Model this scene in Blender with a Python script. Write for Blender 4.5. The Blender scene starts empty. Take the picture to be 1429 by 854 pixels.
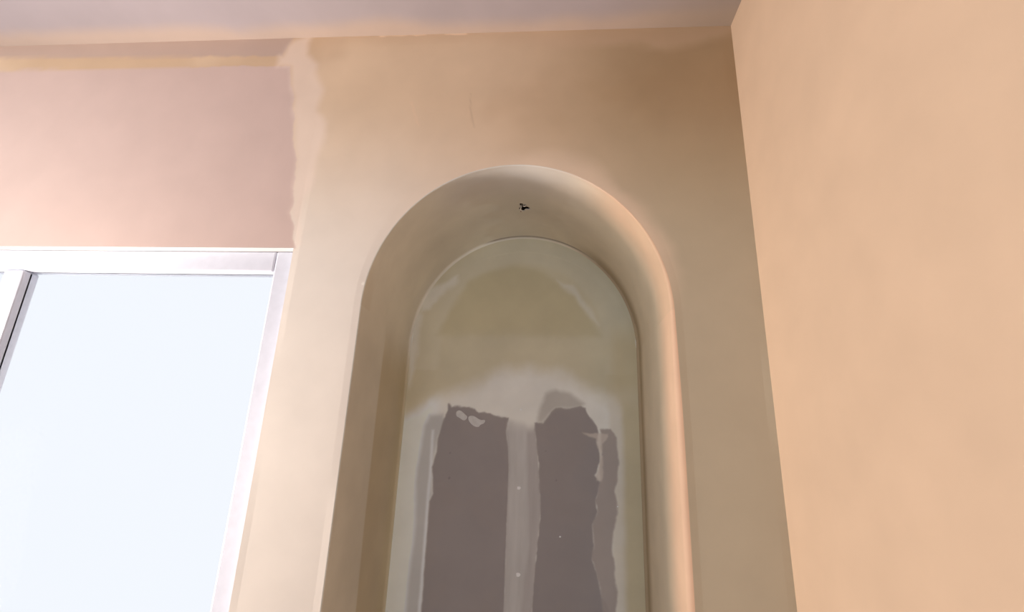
# A plastered arched niche under a ceiling, seen looking up.  Units: metres; x right, y into the wall, z up.
import bpy, math
import numpy as np
from mathutils import Matrix, Vector

col = bpy.context.scene.collection
W = .45          # half width of the niche
ZS = 1.9171      # springing line of the arch
RISE = .4713     # rise of the arch
DN = .5317       # depth of the niche
ZC = 2.9211      # ceiling
XR = .7012       # wall on the right
XW = -.690       # right edge of the window opening
ZW = 2.101       # head of the window opening
ZB = .40         # floor of the niche
XL = -2.6        # wall on the left
YB = -3.4        # wall behind the camera
rng = np.random.default_rng(7)
BACK = {
 'board_left': [(-0.2773, 1.6965), (-0.2617, 1.6807), (-0.2286, 1.6825), (-0.1899, 1.6802), (-0.1505, 1.6643), (-0.0982, 1.6553), (-0.0436, 1.6475), (-0.0476, 1.5924), (-0.0359, 1.5209), (-0.0323, 1.4633), (-0.0327, 1.3749), (-0.0332, 1.322), (-0.0327, 1.1848), (-0.0312, 1.0019), (-0.0308, 0.9052), (-0.3132, 0.8884), (-0.3148, 0.9861), (-0.3167, 1.1072), (-0.3162, 1.1986), (-0.318, 1.3385), (-0.3058, 1.3658), (-0.3164, 1.4523), (-0.3187, 1.4572), (-0.3043, 1.5111), (-0.3051, 1.5602), (-0.2931, 1.6088), (-0.2803, 1.6533)],
 'board_right': [(0.0557, 1.6297), (0.0872, 1.6307), (0.1054, 1.6585), (0.1359, 1.6848), (0.1867, 1.6864), (0.2293, 1.6964), (0.2453, 1.6908), (0.2609, 1.6572), (0.2843, 1.6278), (0.2945, 1.604), (0.2875, 1.568), (0.2987, 1.5282), (0.2957, 1.4982), (0.2798, 1.4508), (0.2948, 1.4295), (0.2788, 1.3676), (0.2847, 1.3289), (0.2667, 1.2848), (0.2718, 1.2207), (0.2658, 1.1781), (0.2822, 1.127), (0.2981, 1.0628), (0.3202, 1.0341), (0.3229, 0.9262), (0.0597, 0.9106), (0.062, 1.0071), (0.068, 1.1269), (0.0763, 1.2266), (0.0846, 1.3092), (0.0836, 1.3557), (0.0748, 1.4674), (0.0711, 1.5022)],
 'joint': [(-0.047, 1.6659), (0.0551, 1.6559), (0.0711, 1.5022), (0.0748, 1.4674), (0.0836, 1.3557), (0.0846, 1.3092), (0.0763, 1.2266), (0.068, 1.1269), (0.062, 1.0071), (0.0597, 0.9106), (-0.0308, 0.9052), (-0.0312, 1.0019), (-0.0327, 1.1848), (-0.0332, 1.322), (-0.0327, 1.3749), (-0.0323, 1.4633), (-0.0359, 1.5209), (-0.0476, 1.5924)],
 'joint_core': [(-0.0438, 1.6528), (0.0236, 1.6549), (0.0334, 1.5008), (0.0402, 1.3539), (0.0466, 1.2137), (0.0367, 1.1231), (0.0281, 1.0052), (0.0217, 0.9083), (-0.026, 0.9055), (-0.0276, 1.0021), (-0.0277, 1.185), (-0.0306, 1.3221), (-0.0284, 1.4634), (-0.0441, 1.5925)],
 'cloud': [(-0.5165, 1.5844), (-0.3972, 1.6416), (-0.3348, 1.692), (-0.2376, 1.733), (-0.1622, 1.7735), (-0.1025, 1.8028), (-0.0338, 1.8212), (0.035, 1.8341), (0.1178, 1.8196), (0.1862, 1.8048), (0.2322, 1.7788), (0.2937, 1.7481), (0.3384, 1.7174), (0.3742, 1.666), (0.3877, 1.5893), (0.3872, 1.4795), (0.3766, 1.3683), (0.3679, 1.2292), (0.374, 1.0969), (0.3739, 0.9292), (-0.5221, 0.8761), (-0.5096, 0.9752), (-0.5141, 1.4446)],
 'grey_left': [(-0.3418, 1.6433), (-0.2925, 1.6502), (-0.2791, 1.6188), (-0.3018, 1.5603), (-0.3149, 1.4574), (-0.3069, 1.3633), (-0.318, 1.3385), (-0.3162, 1.1986), (-0.3148, 0.9861), (-0.3107, 0.8886), (-0.3743, 0.8848), (-0.3694, 0.983), (-0.3674, 1.0889), (-0.3626, 1.2788), (-0.3735, 1.4501), (-0.3653, 1.5373), (-0.3603, 1.6029)],
 'edge_light': [(-0.329, 1.5907), (-0.3208, 1.591), (-0.3172, 1.4522), (-0.318, 1.3385), (-0.3162, 1.1986), (-0.3148, 0.9861), (-0.3107, 0.8886), (-0.3229, 0.8879), (-0.3272, 0.9854), (-0.3272, 1.1497), (-0.3285, 1.3381), (-0.3279, 1.4518)],
 'board_thin': [(0.2998, 1.6118), (0.3339, 1.6181), (0.3579, 1.5883), (0.3595, 1.5354), (0.3645, 1.4884), (0.3499, 1.4041), (0.3547, 1.332), (0.342, 1.2719), (0.335, 1.2185), (0.3415, 1.1388), (0.349, 1.09), (0.3413, 1.0226), (0.3368, 0.927), (0.3066, 0.9252), (0.297, 1.0627), (0.2822, 1.127), (0.2658, 1.1792), (0.2718, 1.2207), (0.2667, 1.2848), (0.2834, 1.3289), (0.2788, 1.3688), (0.2974, 1.4369), (0.2984, 1.5107)],
 'thin_arch': [(0.0672, 1.6301), (0.0765, 1.6963), (0.0974, 1.7371), (0.135, 1.7571), (0.1784, 1.7448), (0.216, 1.7245), (0.2427, 1.7093), (0.2293, 1.6964), (0.1867, 1.6864), (0.1359, 1.6848), (0.1054, 1.6585), (0.0872, 1.6307)],
 'smear_t': [(0.2317, 1.5993), (0.2788, 1.5983), (0.3283, 1.6), (0.3281, 1.5898), (0.3201, 1.5768), (0.3069, 1.5611), (0.3039, 1.5308), (0.2961, 1.5256), (0.2886, 1.5504), (0.2838, 1.5806), (0.2578, 1.5874)],
 'smear_v': [(0.2961, 1.5256), (0.3063, 1.5209), (0.3076, 1.4422), (0.3024, 1.4323), (0.2821, 1.4339), (0.2798, 1.4508), (0.293, 1.4857)],
 'edge_wet': [(0.3074, 1.5967), (0.3339, 1.6181), (0.3361, 1.5977)],
 'dark_arch': [(-0.3028, 2.0411), (-0.2823, 2.0806), (-0.2386, 2.1766), (-0.1873, 2.2116), (-0.138, 2.2341), (-0.0351, 2.2509), (0.0504, 2.2454), (0.1328, 2.1934), (0.2135, 2.1184), (0.2723, 2.0362), (0.3048, 1.9645), (-0.3394, 1.9513)],
 'blob_a': [(-0.2424, 1.6633), (-0.2265, 1.6684), (-0.2062, 1.6519), (-0.1957, 1.6426), (-0.2083, 1.6263), (-0.2284, 1.6389), (-0.2411, 1.6447)],
 'blob_b': [(-0.1959, 1.6458), (-0.1743, 1.6497), (-0.1473, 1.632), (-0.1285, 1.6358), (-0.1318, 1.6209), (-0.1464, 1.6165), (-0.1526, 1.6061), (-0.1718, 1.6091), (-0.192, 1.6269)],
 'pale_left': [(-0.4229, 2.0999), (-0.3861, 2.156), (-0.3219, 2.1756), (-0.2707, 2.2107), (-0.2692, 2.1887), (-0.3109, 2.1477), (-0.3463, 2.1071), (-0.3782, 2.0639), (-0.4125, 2.0513)],
 'pale_streak': [(-0.4498, 1.9491), (-0.4302, 2.051), (-0.4055, 2.0393), (-0.4121, 1.9206), (-0.4185, 1.8058), (-0.4301, 1.7496), (-0.447, 1.862)],
 'pale_right': [(0.1328, 2.1934), (0.1992, 2.1697), (0.2614, 2.0803), (0.2998, 2.0076), (0.2722, 2.0304), (0.2135, 2.1094), (0.1706, 2.1541)],
}
FRONT = {
 'patch': [(-0.8745, 2.8432), (-0.8581, 2.8412), (-0.8491, 2.8806), (-0.8325, 2.9089), (-0.7845, 2.9266), (-0.7608, 2.9291), (-0.7691, 2.8972), (-0.7661, 2.8463), (-0.7248, 2.8013), (-0.7216, 2.7643), (-0.6828, 2.6968), (-0.6858, 2.6495), (-0.6942, 2.6058), (-0.6544, 2.5592), (-0.6488, 2.5055), (-0.652, 2.4778), (-0.6652, 2.4204), (-0.661, 2.3165), (-0.6802, 2.2724), (-0.688, 2.2189), (-0.6707, 2.1149), (-0.6798, 2.1003), (-0.6944, 2.1318), (-0.7046, 2.1912), (-0.7264, 2.2214), (-0.7119, 2.2622), (-0.726, 2.3168), (-0.734, 2.421), (-0.7537, 2.479), (-0.7677, 2.5754), (-0.7848, 2.6163), (-0.7852, 2.6634), (-0.8018, 2.6996), (-0.8208, 2.7947), (-0.8508, 2.7999), (-0.8665, 2.7991)],
 'bare': [(-3.5034, 2.8171), (-0.8508, 2.7999), (-0.8208, 2.7947), (-0.8018, 2.6996), (-0.7852, 2.6634), (-0.7848, 2.6163), (-0.7677, 2.5754), (-0.7537, 2.479), (-0.734, 2.421), (-0.726, 2.3168), (-0.7119, 2.2622), (-0.7264, 2.2214), (-0.7046, 2.1912), (-0.6944, 2.1318), (-0.6798, 2.1003), (-0.7244, 2.0903), (-2.9511, 1.9442)],
 'bare_top': [(-3.5552, 2.8991), (-3.7603, 3.2233), (-0.8745, 2.933), (-0.8299, 2.925), (-0.8417, 2.8995), (-0.8584, 2.8427)],
 'top_band': [(-0.7796, 2.9623), (-0.3316, 2.9461), (-0.0404, 2.9355), (0.728, 2.9536), (0.7211, 2.8779), (0.4838, 2.826), (0.4488, 2.833), (0.3665, 2.8537), (0.2946, 2.853), (0.1495, 2.8365), (-0.0383, 2.8793), (-0.3269, 2.892), (-0.7173, 2.8891)],
 'streak_a': [(-0.1704, 2.6675), (-0.168, 2.6675), (-0.163, 2.6101), (-0.1546, 2.5677), (-0.1477, 2.5315), (-0.1501, 2.5316), (-0.1605, 2.565), (-0.1678, 2.6102)],
 'streak_b': [(-0.3712, 2.6371), (-0.3638, 2.637), (-0.3496, 2.5909), (-0.3326, 2.5399), (-0.3345, 2.5344), (-0.3564, 2.5853)],
 'flake_a': [(-0.5171, 2.9286), (-0.3508, 2.9292), (-0.3459, 2.9179), (-0.4323, 2.9161), (-0.5158, 2.9174)],
 'flake_b': [(-0.2759, 2.9266), (-0.2378, 2.9293), (-0.2018, 2.9255), (-0.2012, 2.916), (-0.2266, 2.9153), (-0.2751, 2.9154)],
}

# ------------------------------------------------------------------ helpers
def lin(c):
    c = np.array(c, float) / 255
    return np.where(c <= .04045, c / 12.92, ((c + .055) / 1.055) ** 2.4)

_lat = rng.random((64, 64))
def noise(x, y, f):
    x = x * f + 100; y = y * f + 100
    xi = np.floor(x).astype(int); yi = np.floor(y).astype(int)
    fx = x - xi; fy = y - yi
    fx = fx * fx * (3 - 2 * fx); fy = fy * fy * (3 - 2 * fy)
    a = _lat[xi % 64, yi % 64]; b = _lat[(xi + 1) % 64, yi % 64]
    c = _lat[xi % 64, (yi + 1) % 64]; d = _lat[(xi + 1) % 64, (yi + 1) % 64]
    return (a * (1 - fx) + b * fx) * (1 - fy) + (c * (1 - fx) + d * fx) * fy - .5
def fbm(x, y, f, n=4):
    return sum(noise(x + 3.1 * k, y - 1.7 * k, f * 2 ** k) / 2 ** k for k in range(n))

def sdf(px, pz, poly):
    """signed distance to a polygon, positive inside"""
    P = np.array(poly); Q = np.roll(P, -1, 0)
    best = np.full(px.shape, 1e9); inside = np.zeros(px.shape, bool)
    for (ax, az), (bx, bz) in zip(P, Q):
        ex, ez = bx - ax, bz - az
        t = np.clip(((px - ax) * ex + (pz - az) * ez) / (ex * ex + ez * ez + 1e-12), 0, 1)
        best = np.minimum(best, (px - ax - t * ex) ** 2 + (pz - az - t * ez) ** 2)
        cond = ((az > pz) != (bz > pz))
        with np.errstate(divide='ignore', invalid='ignore'):
            xi = ax + (pz - az) * ex / (ez if abs(ez) > 1e-12 else 1e-12)
        inside ^= cond & (px < xi)
    return np.where(inside, 1, -1) * np.sqrt(best)
def mask(px, pz, poly, soft=.004, wob=.004, wf=30):
    qx = px + wob * 2 * fbm(px, pz, wf); qz = pz + wob * 2 * fbm(px + 9, pz + 5, wf)
    t = np.clip(sdf(qx, qz, poly) / soft * .5 + .5, 0, 1)
    return t * t * (3 - 2 * t)
def sm(a, b, x):
    t = np.clip((x - a) / (b - a), 0, 1); return t * t * (3 - 2 * t)
def mix(c, m, new, k=1.):
    m = np.asarray(m * k)[:, None]
    return c * (1 - m) + np.asarray(new)[None, :] * m if np.ndim(new) == 1 else c * (1 - m) + new * m

def mesh_np(name, V, Fq, colors=None, mat=None, parent=None, smooth=True):
    me = bpy.data.meshes.new(name)
    V = np.asarray(V, float)
    used = np.unique(np.asarray(Fq))
    remap = np.full(len(V), -1); remap[used] = np.arange(len(used))
    Fq = remap[np.asarray(Fq)]; V = V[used]
    me.from_pydata(V.tolist(), [], Fq.tolist())
    if colors is not None:
        a = me.color_attributes.new('tone', 'FLOAT_COLOR', 'POINT')
        c = np.ones((len(V), 4)); c[:, :3] = np.asarray(colors)[used]
        a.data.foreach_set('color', c.ravel())
    if smooth:
        me.polygons.foreach_set('use_smooth', [True] * len(me.polygons))
    me.update()
    o = bpy.data.objects.new(name, me); col.objects.link(o)
    if mat: me.materials.append(mat)
    if parent: o.parent = parent
    return o
def grid_faces(nu, nv):
    i = np.arange(nu - 1)[:, None] * nv + np.arange(nv - 1)[None, :]
    i = i.ravel()
    return np.stack([i, i + 1, i + nv + 1, i + nv], 1)
def box(name, lo, hi, mat, parent=None, bev=.0):
    x0, y0, z0 = lo; x1, y1, z1 = hi
    V = [(x0,y0,z0),(x1,y0,z0),(x1,y1,z0),(x0,y1,z0),(x0,y0,z1),(x1,y0,z1),(x1,y1,z1),(x0,y1,z1)]
    Fq = [(0,3,2,1),(4,5,6,7),(0,1,5,4),(1,2,6,5),(2,3,7,6),(3,0,4,7)]
    o = mesh_np(name, V, Fq, None, mat, parent, False)
    if bev:
        m = o.modifiers.new('b', 'BEVEL'); m.width = bev; m.segments = 2
    return o
def structure(o): o['kind'] = 'structure'; return o

# ------------------------------------------------------------------ materials
def plaster(name, base=None, rough=.8, mottle=.03, bump=.05, scale=7., grain=160.):
    m = bpy.data.materials.new(name); m.use_nodes = True
    N = m.node_tree.nodes; L = m.node_tree.links
    b = N['Principled BSDF']; b.inputs['Roughness'].default_value = rough
    b.inputs['Specular IOR Level'].default_value = .25
    geo = N.new('ShaderNodeNewGeometry')
    n1 = N.new('ShaderNodeTexNoise'); n1.inputs['Scale'].default_value = scale; n1.inputs['Detail'].default_value = 6
    n2 = N.new('ShaderNodeTexNoise'); n2.inputs['Scale'].default_value = grain; n2.inputs['Detail'].default_value = 4
    L.new(geo.outputs['Position'], n1.inputs['Vector']); L.new(geo.outputs['Position'], n2.inputs['Vector'])
    mr = N.new('ShaderNodeMapRange'); mr.inputs['From Min'].default_value = .3; mr.inputs['From Max'].default_value = .7
    mr.inputs['To Min'].default_value = 1 - mottle; mr.inputs['To Max'].default_value = 1 + mottle
    L.new(n1.outputs['Fac'], mr.inputs['Value'])
    vm = N.new('ShaderNodeVectorMath'); vm.operation = 'SCALE'
    if base is None:
        at = N.new('ShaderNodeAttribute'); at.attribute_name = 'tone'
        L.new(at.outputs['Color'], vm.inputs[0])
    else:
        vm.inputs[0].default_value = tuple(base)
    L.new(mr.outputs['Result'], vm.inputs['Scale'])
    L.new(vm.outputs['Vector'], b.inputs['Base Color'])
    bp = N.new('ShaderNodeBump'); bp.inputs['Strength'].default_value = bump; bp.inputs['Distance'].default_value = .004
    ad = N.new('ShaderNodeMath'); ad.operation = 'MULTIPLY_ADD'; ad.inputs[1].default_value = .25
    L.new(n2.outputs['Fac'], ad.inputs[0]); L.new(n1.outputs['Fac'], ad.inputs[2])
    L.new(ad.outputs[0], bp.inputs['Height']); L.new(bp.outputs['Normal'], b.inputs['Normal'])
    return m
def flat(name, base, rough=.5, metal=0.):
    m = plaster(name, base, rough, .03, .02, 40.)
    m.node_tree.nodes['Principled BSDF'].inputs['Metallic'].default_value = metal
    return m
M_wall = plaster('skim_plaster')
M_niche = plaster('niche_plaster', mottle=.05)
M_board = plaster('plasterboard_paper', rough=.9, mottle=.03, bump=.02)
M_plain = plaster('plain_plaster', lin((214, 212, 210)))
M_floor = plaster('dusty_screed', lin((170, 166, 162)), .9, .12)
M_white = flat('white_window_plastic', lin((222, 222, 232)), .35)
M_dark = flat('dark_cavity', (.012, .009, .006), .9)
M_wire = flat('wire_sheath', lin((236, 226, 212)), .45)
M_copper = flat('bare_copper', lin((150, 100, 70)), .35, .8)
M_filler = flat('dry_filler', lin((228, 222, 214)), .8)

# ------------------------------------------------------------------ the wall with the arch
def radius(s):           # the plastered edge is crisp on the left and softer on the right
    return .003 + .013 * sm(.56, .75, s)

zj = np.concatenate([np.linspace(ZB, .95, 12)[:-1], np.linspace(.95, ZS, 250)])
left = np.stack([np.full(len(zj), -W), zj, np.full(len(zj), -1.), np.zeros(len(zj))], 1)
th = np.linspace(np.pi, 0, 420)[1:-1]
cor = [math.atan2(ZC - ZS, XW), math.atan2(ZC - ZS, XR)]
for a in cor:
    th[np.argmin(abs(th - a))] = a
# parametric arch: point direction th is a true polar direction
rr = 1 / np.sqrt((np.cos(th) / W) ** 2 + (np.sin(th) / RISE) ** 2)
ax, az = rr * np.cos(th), rr * np.sin(th)
nx, nz = ax / W ** 2, az / RISE ** 2
nl = np.hypot(nx, nz)
arc = np.stack([ax, ZS + az, nx / nl, nz / nl], 1)
right = np.stack([np.full(len(zj), W), zj[::-1], np.ones(len(zj)), np.zeros(len(zj))], 1)
OUT = np.concatenate([left, arc, right])          # x, z, normal x, normal z
S = np.cumsum(np.r_[0, np.hypot(*np.diff(OUT[:, :2], axis=0).T)]); S /= S[-1]
NS = len(OUT)
R_ = radius(S)
# outer boundary
oth = np.concatenate([np.full(len(zj), np.pi), th, np.zeros(len(zj))])
ob = np.zeros((NS, 2))
for i in range(NS):
    if i < len(zj): ob[i] = (XW, OUT[i, 1])
    elif i >= NS - len(zj): ob[i] = (XR, OUT[i, 1])
    else:
        c, s_ = math.cos(oth[i]), math.sin(oth[i])
        t = min(((XR if c > 0 else XW) / c) if abs(c) > 1e-6 else 1e9, (ZC - ZS) / s_)
        ob[i] = (t * c, ZS + t * s_)
NT = 190
tt = np.linspace(0, 1, NT)
inner = OUT[:, :2] + OUT[:, 2:] * R_[:, None]
PX = inner[:, None, 0] * (1 - tt) + ob[:, None, 0] * tt
PZ = inner[:, None, 1] * (1 - tt) + ob[:, None, 1] * tt

def front_tone(x, z):
    """albedo of the skimmed wall: drying plaster, pale patch, bare board; light falloff to the right is painted in"""
    base = lin((236, 224, 212))[None, :] * np.ones((len(x), 1))
    warm = lin((226, 198, 168))
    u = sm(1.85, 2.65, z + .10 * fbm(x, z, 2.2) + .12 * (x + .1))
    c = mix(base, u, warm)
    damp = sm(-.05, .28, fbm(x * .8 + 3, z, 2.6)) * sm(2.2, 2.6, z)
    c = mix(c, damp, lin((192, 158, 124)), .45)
    c = c * (1 + .05 * fbm(x, z, 5.))[:, None]
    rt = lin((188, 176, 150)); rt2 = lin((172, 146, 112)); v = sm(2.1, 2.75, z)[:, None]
    c = mix(c, sm(-.15, .5, x + .1 * fbm(x, z, 3.)), rt[None] * (1 - v) + rt2[None] * v, .85)  # right side darkened in the colour, following the light's falloff
    # paler band round the right half of the arch
    qx = x / W; qz = np.maximum(z - ZS, 0) / RISE
    d = (np.hypot(qx, qz) - 1) * W
    halo = (1 - sm(.004, .085 + .05 * fbm(x, z, 6.), d)) * sm(-.15, .05, x) * sm(1.85, 2.15, z)
    c = mix(c, halo, lin((240, 216, 192)), .7)
    c = mix(c, mask(x, z, FRONT['top_band'], .03, .012, 10), lin((214, 184, 156)), .5)
    c = mix(c, mask(x, z, FRONT['bare'], .004, .004), lin((212, 186, 176)))
    c = mix(c, mask(x, z, FRONT['bare_top'], .008, .004), lin((198, 172, 158)))
    m = mask(x, z, FRONT['patch'], .018, .004, 14)
    c = mix(c, m, lin((240, 218, 202)), .7)
    c = mix(c, mask(x, z, FRONT['streak_a'], .003, 0), lin((150, 118, 90)), .2)
    c = mix(c, mask(x, z, FRONT['streak_b'], .003, 0), lin((240, 205, 175)), .3)
    c = mix(c, 1 - sm(.003, .006, np.hypot(x + .4535, z - 1.985)), lin((252, 244, 232)), .8)
    for k in ('flake_a', 'flake_b'):
        c = mix(c, mask(x, z, FRONT[k], .003, .003, 50), lin((250, 222, 196)), .7)
    return np.clip(c, 0, .95)

V = np.stack([PX.ravel(), np.zeros(PX.size), PZ.ravel()], 1)
# shallow hand-trowelled waviness, none at the edges that meet other surfaces
edge = np.clip(np.minimum(tt, 1 - tt) * 12, 0, 1)[None, :] * np.ones((NS, 1))
V[:, 1] = (.0035 * fbm(V[:, 0], V[:, 2], 2.4, 2)) * edge.ravel()
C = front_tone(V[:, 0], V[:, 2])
Fc = grid_faces(NS, NT)[:, ::-1]
verts, faces, cols = [V], [Fc], [C]; off = len(V)
def add(Vn, Fn):
    global off
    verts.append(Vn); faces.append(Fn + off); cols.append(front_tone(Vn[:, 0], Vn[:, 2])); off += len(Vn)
def rect(x0, x1, z0, z1, nx_, nz_):
    X, Z = np.meshgrid(np.linspace(x0, x1, nx_), np.linspace(z0, z1, nz_), indexing='ij')
    Vn = np.stack([X.ravel(), np.zeros(X.size), Z.ravel()], 1)
    add(Vn, grid_faces(nx_, nz_))
rect(XL, -1.2, ZW, ZC, 60, 60)
rect(-1.2, XW, ZW, ZC, 180, 240)
rect(XL, XW, 0, .85, 10, 10)
rect(XW, XR, 0, ZB, 10, 6)
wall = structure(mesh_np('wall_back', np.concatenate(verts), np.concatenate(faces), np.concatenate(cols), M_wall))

# ------------------------------------------------------------------ the niche
niche = bpy.data.objects.new('arched_niche', None); col.objects.link(niche)
niche.location = (0, DN / 2, ZB)
niche['label'] = 'tall round-topped niche recessed in the tan plastered wall, unpainted grey board in its back'
niche['category'] = 'niche'
def into(o):             # parent without moving
    o.parent = niche; o.matrix_parent_inverse = Matrix.Translation(-niche.location); return o

# reveal: rounded front edge, straight run, small fillet at the back
NB = 7
def reveal_depth_profile(r):
    pts = []
    for k in range(NB):                    # (offset outward, depth)
        a = math.pi / 2 * k / (NB - 1)
        pts.append((r * (1 - math.sin(a)), r * (1 - math.cos(a))))
    return pts
FIL = .010
ys = np.linspace(0, 1, 110)[1:]
rows = []
depths = []
for k in range(NB):
    a = math.pi / 2 * k / (NB - 1)
    rows.append(np.stack([OUT[:, 0] + OUT[:, 2] * R_ * (1 - math.sin(a)), R_ * (1 - math.cos(a)), OUT[:, 1] + OUT[:, 3] * R_ * (1 - math.sin(a))], 1))
for t in ys:
    y = R_ + (DN - FIL - R_) * t
    rows.append(np.stack([OUT[:, 0], y, OUT[:, 1]], 1))
for k in range(1, 5):
    a = math.pi / 2 * k / 4
    q = FIL * (1 - math.cos(a))
    rows.append(np.stack([OUT[:, 0] - OUT[:, 2] * q, np.full(NS, DN - FIL + FIL * math.sin(a)), OUT[:, 1] - OUT[:, 3] * q], 1))
RV = np.stack(rows, 1)                      # NS x ND x 3
ND = RV.shape[1]
V = RV.reshape(-1, 3)
wav = .0025 * fbm(np.repeat(S, ND) * 3.3, V[:, 1], 3.5, 2) * sm(.02, .12, V[:, 1]) * (1 - sm(DN - .08, DN - .02, V[:, 1]))
V = V - np.repeat(np.stack([OUT[:, 2], np.zeros(NS), OUT[:, 3]], 1), ND, 0) * wav[:, None]

def reveal_tone(s, V):
    x, y, z = V.T
    c = lin((206, 190, 166))[None, :] * np.ones((len(x), 1))
    c = c * (1 + .10 * fbm(s * 3.3, y, 5.))[:, None]
    # right front edge tinted as lit: light put into the colour
    c = mix(c, (1 - sm(.0, .02, y)) * sm(.0, .3, x), lin((220, 186, 160)), .6)
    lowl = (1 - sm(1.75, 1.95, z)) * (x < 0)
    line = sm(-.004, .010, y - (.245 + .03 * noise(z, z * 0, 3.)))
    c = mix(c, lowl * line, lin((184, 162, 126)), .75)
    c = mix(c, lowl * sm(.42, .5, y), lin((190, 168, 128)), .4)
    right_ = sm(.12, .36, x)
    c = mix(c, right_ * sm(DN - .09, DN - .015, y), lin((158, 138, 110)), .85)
    c = mix(c, right_ * (1 - sm(.05, .22, y)), lin((212, 174, 146)), .75)  # wider pink tint of the lit right edge, painted in
    top = sm(2.25, 2.38, z)
    c = mix(c, top * sm(.3, .5, y), lin((222, 206, 180)), .7)
    c = mix(c, top * (1 - sm(.08, .25, y)) * (1 - right_), lin((198, 182, 166)), .8)  # crown front toned down in the colour to offset the key light
    c = mix(c, (sm(-.06, .12, fbm(s * 4, y * 1.3, 3.))) * (z > ZS), lin((186, 164, 136)), .25)
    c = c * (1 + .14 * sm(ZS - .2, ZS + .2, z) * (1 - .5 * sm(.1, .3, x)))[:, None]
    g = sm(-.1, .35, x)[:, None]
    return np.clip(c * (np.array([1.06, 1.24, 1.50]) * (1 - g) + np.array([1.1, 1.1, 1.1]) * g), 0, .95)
sC = np.repeat(S, ND)
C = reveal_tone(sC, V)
# crack where the skim on the soffit meets the back
arcx = np.repeat(OUT[:, 0], ND)
cr = np.exp(-((V[:, 1] - (DN - .006)) / .0035) ** 2) * sm(-.19, -.12, arcx) * (V[:, 2] > ZS + .1) * (1 - .6 * sm(.2, .3, arcx))
C = mix(C, np.clip(cr, 0, 1), lin((96, 76, 58)), .75)
Fr = grid_faces(NS, ND)
HX, HY = .0056, .2745
ZT = ZS + RISE
fc = V[Fr].mean(1)
ang = np.arctan2((fc[:, 1] - HY) / 1.45, fc[:, 0] - HX)
hole_r = .0165 + .004 * np.sin(ang * 3 + 1) + .003 * np.sin(ang * 5)
keep = ~((np.hypot((fc[:, 0] - HX), (fc[:, 1] - HY) / 1.45) < hole_r) & (fc[:, 2] > ZS + .3))
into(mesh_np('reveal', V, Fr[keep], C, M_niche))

# back of the niche
BW = W - FIL
gx = np.concatenate([np.linspace(-BW, BW, 330)])
gz_n = 520
# map a regular (u, v) grid to the arch shape: columns run from the niche floor to the arch
def back_top(x):
    k = np.clip(1 - (x / BW) ** 2, 0, 1)
    return ZS + (RISE - FIL) * np.sqrt(k)
X = np.repeat(gx[:, None], gz_n, 1)
u = np.concatenate([np.linspace(0, .1, 8)[:-1], np.linspace(.1, 1, gz_n - 7)])
Z = ZB + (back_top(gx)[:, None] - ZB) * u[None, :]
x = X.ravel(); z = Z.ravel()

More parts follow.
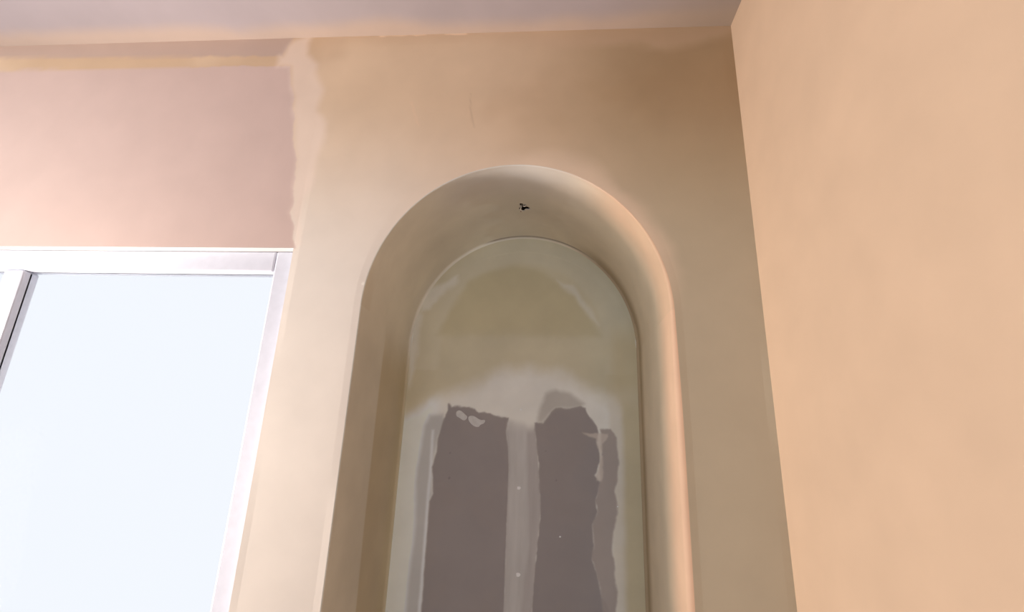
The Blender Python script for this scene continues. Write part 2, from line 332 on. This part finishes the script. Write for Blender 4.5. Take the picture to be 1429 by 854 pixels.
def back_tone(x, z):
    c = lin((202, 184, 152))[None, :] * np.ones((len(x), 1))
    c = c * (1 + .08 * fbm(x, z, 4.))[:, None]
    pale = lin((222, 210, 190)); white = lin((228, 215, 199)); olive = lin((190, 170, 128))
    # paler band of jointing compound following the arch
    d = (np.hypot(x / BW, np.maximum(z - ZS, 0) / RISE) - 1) * BW
    c = mix(c, sm(-.13, -.10, d + .01 * fbm(x, z, 12.)) * (z > ZS - .1) * (1 - sm(-.04, .0, d) * .8), pale, .15)
    m = mask(x, z, BACK['dark_arch'], .018, .006, 20) * sm(1.86, 2.02, z)
    c = mix(c, m, olive, .55)
    for k, s_, w_ in (('pale_left', .012, .55), ('pale_streak', .014, .6), ('pale_right', .012, .4)):
        c = mix(c, mask(x, z, BACK[k], s_, .006, 25), white, w_)
    c = mix(c, sm(.30, .38, x) * (1 - sm(ZS, ZS + .15, z)), lin((196, 172, 132)), .7)
    c = mix(c, mask(x, z, BACK['cloud'], .045, .012, 12), white, .92)
    c = mix(c, mask(x, z, BACK['cloud'], .03, .012, 12) * (1 - sm(-.36, -.28, x)), lin((228, 223, 216)), .9)
    c = mix(c, sm(.32, .345, x) * (1 - sm(1.66, 1.8, z)), lin((214, 196, 174)), .7)
    c = mix(c, sm(1.62, 1.72, z) * (1 - sm(1.74, 1.86, z)) * (1 - sm(.1, .25, abs(x))), white, .2)
    c = mix(c, sm(.365, .395, x + .01 * fbm(x, z, 8.)) * (1 - sm(1.68, 1.78, z)), lin((198, 176, 138)), .85)
    bl = lin((152, 138, 130))
    c = mix(c, mask(x, z, BACK['grey_left'], .012, .003, 10), lin((186, 176, 166)), .85)
    c = mix(c, mask(x, z, BACK['edge_light'], .006, .0015, 14), lin((222, 214, 206)), .9)
    ml = mask(x, z, BACK['board_left'], .004, .001 + .004 * sm(1.62, 1.66, z), 45); c = mix(c, ml, bl)
    mr_ = mask(x, z, BACK['board_right'], .004, .003, 40); c = mix(c, mr_, bl)
    c = mix(c, mask(x, z, BACK['board_thin'], .005, .003, 30), lin((168, 150, 138)), .95)
    mj = mask(x, z, BACK['joint'], .003, .0008, 20) * (1 - sm(1.590, 1.645, z + .02 * noise(x, z, 30.)))
    c = mix(c, mj, lin((176, 162, 152)), .95)
    c = mix(c, mask(x, z, BACK['joint_core'], .008, .002, 10), lin((194, 182, 170)), .7 * (1 - sm(1.590, 1.645, z)))
    c = mix(c, mj, c * (1 + .12 * fbm(x * 6, z * .6, 10.))[:, None])
    c = mix(c, mask(x, z, BACK['thin_arch'], .012, .004, 20), lin((172, 158, 144)), .7)
    for k in ('smear_t', 'smear_v'):
        c = mix(c, mask(x, z, BACK[k], .004, .002, 50), lin((206, 186, 168)), .75)
    for (sx, sz, sr) in ((-.2545, 1.5104, .0035), (-.2506, 1.4223, .005), (.1, 1.53, .003), (.14, 1.43, .004)):
        c = mix(c, 1 - sm(sr * .4, sr * 1.2, np.hypot(x - sx, z - sz)), lin((120, 106, 102)), .6)
    c = mix(c, ((ml + mr_) > .5) * sm(.1, .3, fbm(x, z, 6.)), lin((160, 142, 130)), .2)
    return np.clip(c * np.array([1.12, 1.32, 1.55]), 0, .95)
C = back_tone(x, z)
skim_h = np.maximum(mask(x, z, BACK['board_left'], .006), mask(x, z, BACK['board_right'], .006))
thick = np.clip(1 - skim_h, 0, 1)
V = np.stack([x, DN - .0012 * thick + .0022 * fbm(x, z, 2.5, 2) * np.clip((W - FIL - abs(x)) * 20, 0, 1) * (u[None, :] < .97).repeat(len(gx), 0).ravel(), z], 1)
Fb = grid_faces(len(gx), gz_n)
fx, fz = x[Fb].mean(1), z[Fb].mean(1)
kl = sdf(fx, fz, BACK['board_left']) > 0
kr = (sdf(fx, fz, BACK['board_right']) > 0) & ~kl
kj = (sdf(fx, fz, BACK['joint']) > 0) & ~kl & ~kr
into(mesh_np('back_plaster', V, Fb[~(kl | kr | kj)], C, M_niche))
o = into(mesh_np('plasterboard', V, Fb[kl], C, M_board)); o['label'] = 'bare grey plasterboard left of the joint strip'
o = into(mesh_np('plasterboard', V, Fb[kr], C, M_board)); o['label'] = 'bare grey plasterboard right of the joint strip'
o = into(mesh_np('joint_strip', V, Fb[kj], C, M_board)); o['label'] = 'pale filled joint strip between two grey boards'
# sill at the bottom of the niche
into(box('niche_sill', (-W, 0, ZB - .03), (W, DN, ZB), M_plain))

# raised dabs of filler
def dab(name, poly=None, centre=None, r=None, h=.0015, label=None):
    if poly is None:
        poly = [(centre[0] + r * (1 + .15 * math.sin(3 * a + 1)) * math.cos(a), centre[1] + r * (1 + .15 * math.cos(2 * a)) * math.sin(a))
                for a in np.linspace(0, 2 * math.pi, 17)[:-1]]
    P = np.array(poly); cc = P.mean(0)
    if len(P) < 14:                        # round the outline off
        for _ in range(2):
            Q = np.roll(P, -1, 0); P = np.stack([P * .75 + Q * .25, P * .25 + Q * .75], 1).reshape(-1, 2)
    rings = [(1., 0.), (.9, h * .6), (.6, h), (.25, h * 1.1)]
    Vd = []
    for sc, hh in rings:
        q = cc + (P - cc) * sc
        Vd += [(a, DN - .0005 - hh, b) for a, b in q]
    n = len(P); Fd = []
    for k in range(len(rings) - 1):
        for i in range(n):
            j = (i + 1) % n
            Fd.append((k * n + i, k * n + j, (k + 1) * n + j, (k + 1) * n + i))
    me = bpy.data.meshes.new(name)
    me.from_pydata(Vd, [], Fd + [tuple(range((len(rings) - 1) * n, len(rings) * n))])
    me.polygons.foreach_set('use_smooth', [True] * len(me.polygons))
    o = bpy.data.objects.new(name, me); col.objects.link(o); me.materials.append(M_dab)
    if label: o['label'] = label
    return into(o)
M_dab = plaster('filler_dab', lin((212, 214, 216)), .85, .08, .05, 60.)
M_spot = plaster('filler_spot', lin((240, 244, 248)), .7, .03, .05, 60.)
dab('filler_smear', BACK['blob_a'], label='smaller upper lobe of the filler smear')
dab('filler_smear', BACK['blob_b'], label='larger lower lobe of the filler smear')
M_dab = M_spot
for cx_, cz_, r_ in ((.0053, 1.3983, .007), (.0122, 1.1174, .008), (.0041, 1.6768, .004), (.1547, 1.2441, .0035), (.3562, 1.3509, .0025)):
    dab('filled_screw_hole', None, (cx_, cz_), r_, .0012)

# ------------------------------------------------------------------ the wire end in the soffit
def tube(pts, r, name, mat, parent, n=8):
    P = [Vector(p) for p in pts]; Vt = []; Ft = []
    up = Vector((.13, .9, .3)).normalized()
    for i, p in enumerate(P):
        d = (P[min(i + 1, len(P) - 1)] - P[max(i - 1, 0)]).normalized()
        a = d.cross(up).normalized(); b = d.cross(a)
        for k in range(n):
            t = 2 * math.pi * k / n
            q = p + a * math.cos(t) * r + b * math.sin(t) * r
            Vt.append(tuple(q))
    for i in range(len(P) - 1):
        for k in range(n):
            j = (k + 1) % n
            Ft.append((i * n + k, i * n + j, (i + 1) * n + j, (i + 1) * n + k))
    me = bpy.data.meshes.new(name)
    me.from_pydata(Vt, [], Ft + [tuple(range(n))[::-1], tuple(range((len(P) - 1) * n, len(P) * n))])
    me.polygons.foreach_set('use_smooth', [True] * len(me.polygons))
    o = bpy.data.objects.new(name, me); col.objects.link(o); me.materials.append(mat)
    if parent: o.parent = parent
    return o
# ragged cavity behind the hole
n = 28; Vc = []; 
lv = [(1.12, -.0015), (1.0, .002), (.9, .012), (.8, .04)]
for sc, h in lv:
    for k in range(n):
        a = 2 * math.pi * k / n
        r0 = (.0175 + .004 * math.sin(a * 3 + 1) + .003 * math.sin(a * 5)) * sc * (1 + .05 * math.sin(7 * a + h * 300))
        X_ = HX + r0 * math.cos(a); Y_ = HY + 1.45 * r0 * math.sin(a)
        Vc.append((X_, Y_, ZS + RISE * math.sqrt(1 - (X_ / W) ** 2) + h))
Fcv = [(k * n + i, k * n + (i + 1) % n, (k + 1) * n + (i + 1) % n, (k + 1) * n + i) for k in range(3) for i in range(n)]
me = bpy.data.meshes.new('cable_hole'); me.from_pydata(Vc, [], Fcv + [tuple(range(3 * n, 4 * n))])
hole = bpy.data.objects.new('cable_hole', me); col.objects.link(hole)
me.materials.append(M_plain); me.materials.append(M_dark)
for p in me.polygons: p.material_index = 0 if p.index < n else 1
into(hole)
wire = bpy.data.objects.new('wire_end', None); col.objects.link(wire); wire.location = (HX, HY, ZT)
wire['label'] = 'short pale twisted wire end poking from the small hole in the niche soffit'; wire['category'] = 'wire'
tube([(-.010, -.002, .03), (-.010, -.004, .01), (-.009, -.006, -.002), (-.011, -.009, -.012), (-.010, -.010, -.020)], .0022, 'sheath', M_wire, wire)
tube([(-.002, .0, .03), (-.003, -.004, .008), (-.001, -.009, -.001), (.004, -.012, -.003), (.010, -.010, .002)], .0026, 'sheath', M_wire, wire)
tube([(-.010, -.010, -.020), (-.009, -.011, -.026)], .0011, 'bare_end', M_copper, wire)

# ------------------------------------------------------------------ ceiling, side walls, floor
def room_grid(name, fn, nu, nv, tone, mat, flip=False):
    U, Vv = np.meshgrid(np.linspace(0, 1, nu), np.linspace(0, 1, nv), indexing='ij')
    P = fn(U.ravel(), Vv.ravel()); Fg = grid_faces(nu, nv)
    if flip: Fg = Fg[:, ::-1]
    return structure(mesh_np(name, P, Fg, tone(P), mat))
def ceil_tone(P):
    x, y = P[:, 0], P[:, 1]
    c = lin((180, 169, 172))[None, :] * (1 + .06 * fbm(x, y, 2.5))[:, None]
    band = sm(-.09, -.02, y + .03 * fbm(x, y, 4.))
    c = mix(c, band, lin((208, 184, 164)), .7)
    c = mix(c, sm(.2, .7, x), lin((166, 150, 134)), .7)  # light falloff across the ceiling painted in, darker to the right
    return c
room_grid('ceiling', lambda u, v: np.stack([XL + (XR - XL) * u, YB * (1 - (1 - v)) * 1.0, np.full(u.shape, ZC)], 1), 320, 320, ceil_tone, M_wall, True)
def right_tone(P):
    c = lin((220, 190, 162))[None, :] * (1 + .05 * fbm(P[:, 1], P[:, 2], 3.))[:, None]
    return np.clip(c, 0, .95)
room_grid('wall_right', lambda u, v: np.stack([np.full(u.shape, XR), YB * u, ZC * v], 1), 160, 140, right_tone, M_wall, True)
structure(mesh_np('floor', [(XL, YB, 0), (XR, YB, 0), (XR, 0, 0), (XL, 0, 0)], [(0, 1, 2, 3)], None, M_floor, None, False))
structure(mesh_np('wall_rear', [(XL, YB, 0), (XL, YB, ZC), (XR, YB, ZC), (XR, YB, 0)], [(0, 1, 2, 3)], None, M_plain, None, False))
structure(mesh_np('wall_left', [(XL, YB, 0), (XL, 0, 0), (XL, 0, ZC), (XL, YB, ZC)], [(0, 1, 2, 3)], None, M_plain, None, False))

# ------------------------------------------------------------------ window at the left of the niche
win = bpy.data.objects.new('window_1', None); col.objects.link(win); win.location = (-1.62, .03, .85)
structure(win)
def inw(o): o.parent = win; o.matrix_parent_inverse = Matrix.Translation(-win.location); return o
WX0 = -2.45
inw(box('window_reveal', (XW, .002, .85), (XW + .03, .16, ZW + .03), M_plain))
inw(box('window_reveal', (XL, .002, ZW), (XW, .16, ZW + .03), M_plain))
inw(box('window_sill', (XL, -.04, .82), (XW, .16, .85), M_white, None, .004))
fr = [((XL, .03, .85), (XL + .07, .085, ZW)), ((XW - .07, .03, .85), (XW, .085, ZW)),
      ((XL + .07, .03, ZW - .07), (XW - .07, .085, ZW)), ((XL + .07, .03, .85), (XW - .07, .085, .92)),
      ((-1.68, .03, .92), (-1.61, .085, ZW - .07))]
for lo, hi in fr: inw(box('window_frame', lo, hi, M_white, None, .006))
g = bpy.data.materials.new('window_glass'); g.use_nodes = True
gb = g.node_tree.nodes['Principled BSDF']; gb.inputs['Transmission Weight'].default_value = 1
gb.inputs['Roughness'].default_value = 0; gb.inputs['IOR'].default_value = 1.02; gb.inputs['Base Color'].default_value = (.97, .98, 1, 1)
inw(box('window_glass', (XL + .07, .055, .92), (-1.68, .060, ZW - .07), g))
inw(box('window_glass', (-1.61, .055, .92), (XW - .07, .060, ZW - .07), g))

# ------------------------------------------------------------------ light
def area(name, loc, target, sx, sy, power, color):
    l = bpy.data.lights.new(name, 'AREA'); l.shape = 'RECTANGLE'; l.size = sx; l.size_y = sy
    l.energy = power; l.color = color
    o = bpy.data.objects.new(name, l); col.objects.link(o); o.location = loc
    d = Vector(target) - Vector(loc)
    o.rotation_euler = d.to_track_quat('-Z', 'Y').to_euler()
    return o
area('low_daylight', (-1.75, -.19, 1.25), (.45, .0, 1.55), .24, .6, 29.0, (1., .89, .80))
area('side_fill', (-2.3, -.9, 1.9), (-.6, 0, 2.2), 1.0, 1.2, 22.5, (.98, .98, .96))  # added fill from the left, out of view, lifts the left wall
area('room_fill', (-.4, -2.6, 1.6), (0, 0, 1.9), 1.6, 1.2, 13.6, (.84, .95, 1.08))  # added fill from behind the camera, no visible source
w = bpy.data.worlds.new('sky'); bpy.context.scene.world = w; w.use_nodes = True
w.node_tree.nodes['Background'].inputs[0].default_value = (.93, .96, 1, 1)
w.node_tree.nodes['Background'].inputs[1].default_value = 1.0

# ------------------------------------------------------------------ camera
cam = bpy.data.cameras.new('camera'); co = bpy.data.objects.new('camera', cam); col.objects.link(co)
Mx = Matrix([[0.996775, -0.014993, 0.078839], [0.071006, -0.293037, -0.953461], [0.037398, 0.955984, -0.291027]]).to_4x4()
Mx.translation = (.1132, -1.3828, 1.5)
co.matrix_world = Mx
cam.sensor_width = 36; cam.lens = 697.9343 / 1429 * 36; cam.clip_start = .02
bpy.context.scene.camera = co
vs = bpy.context.scene.view_settings
vs.view_transform = 'Standard'; vs.look = 'None'; vs.exposure = 0; vs.gamma = 1
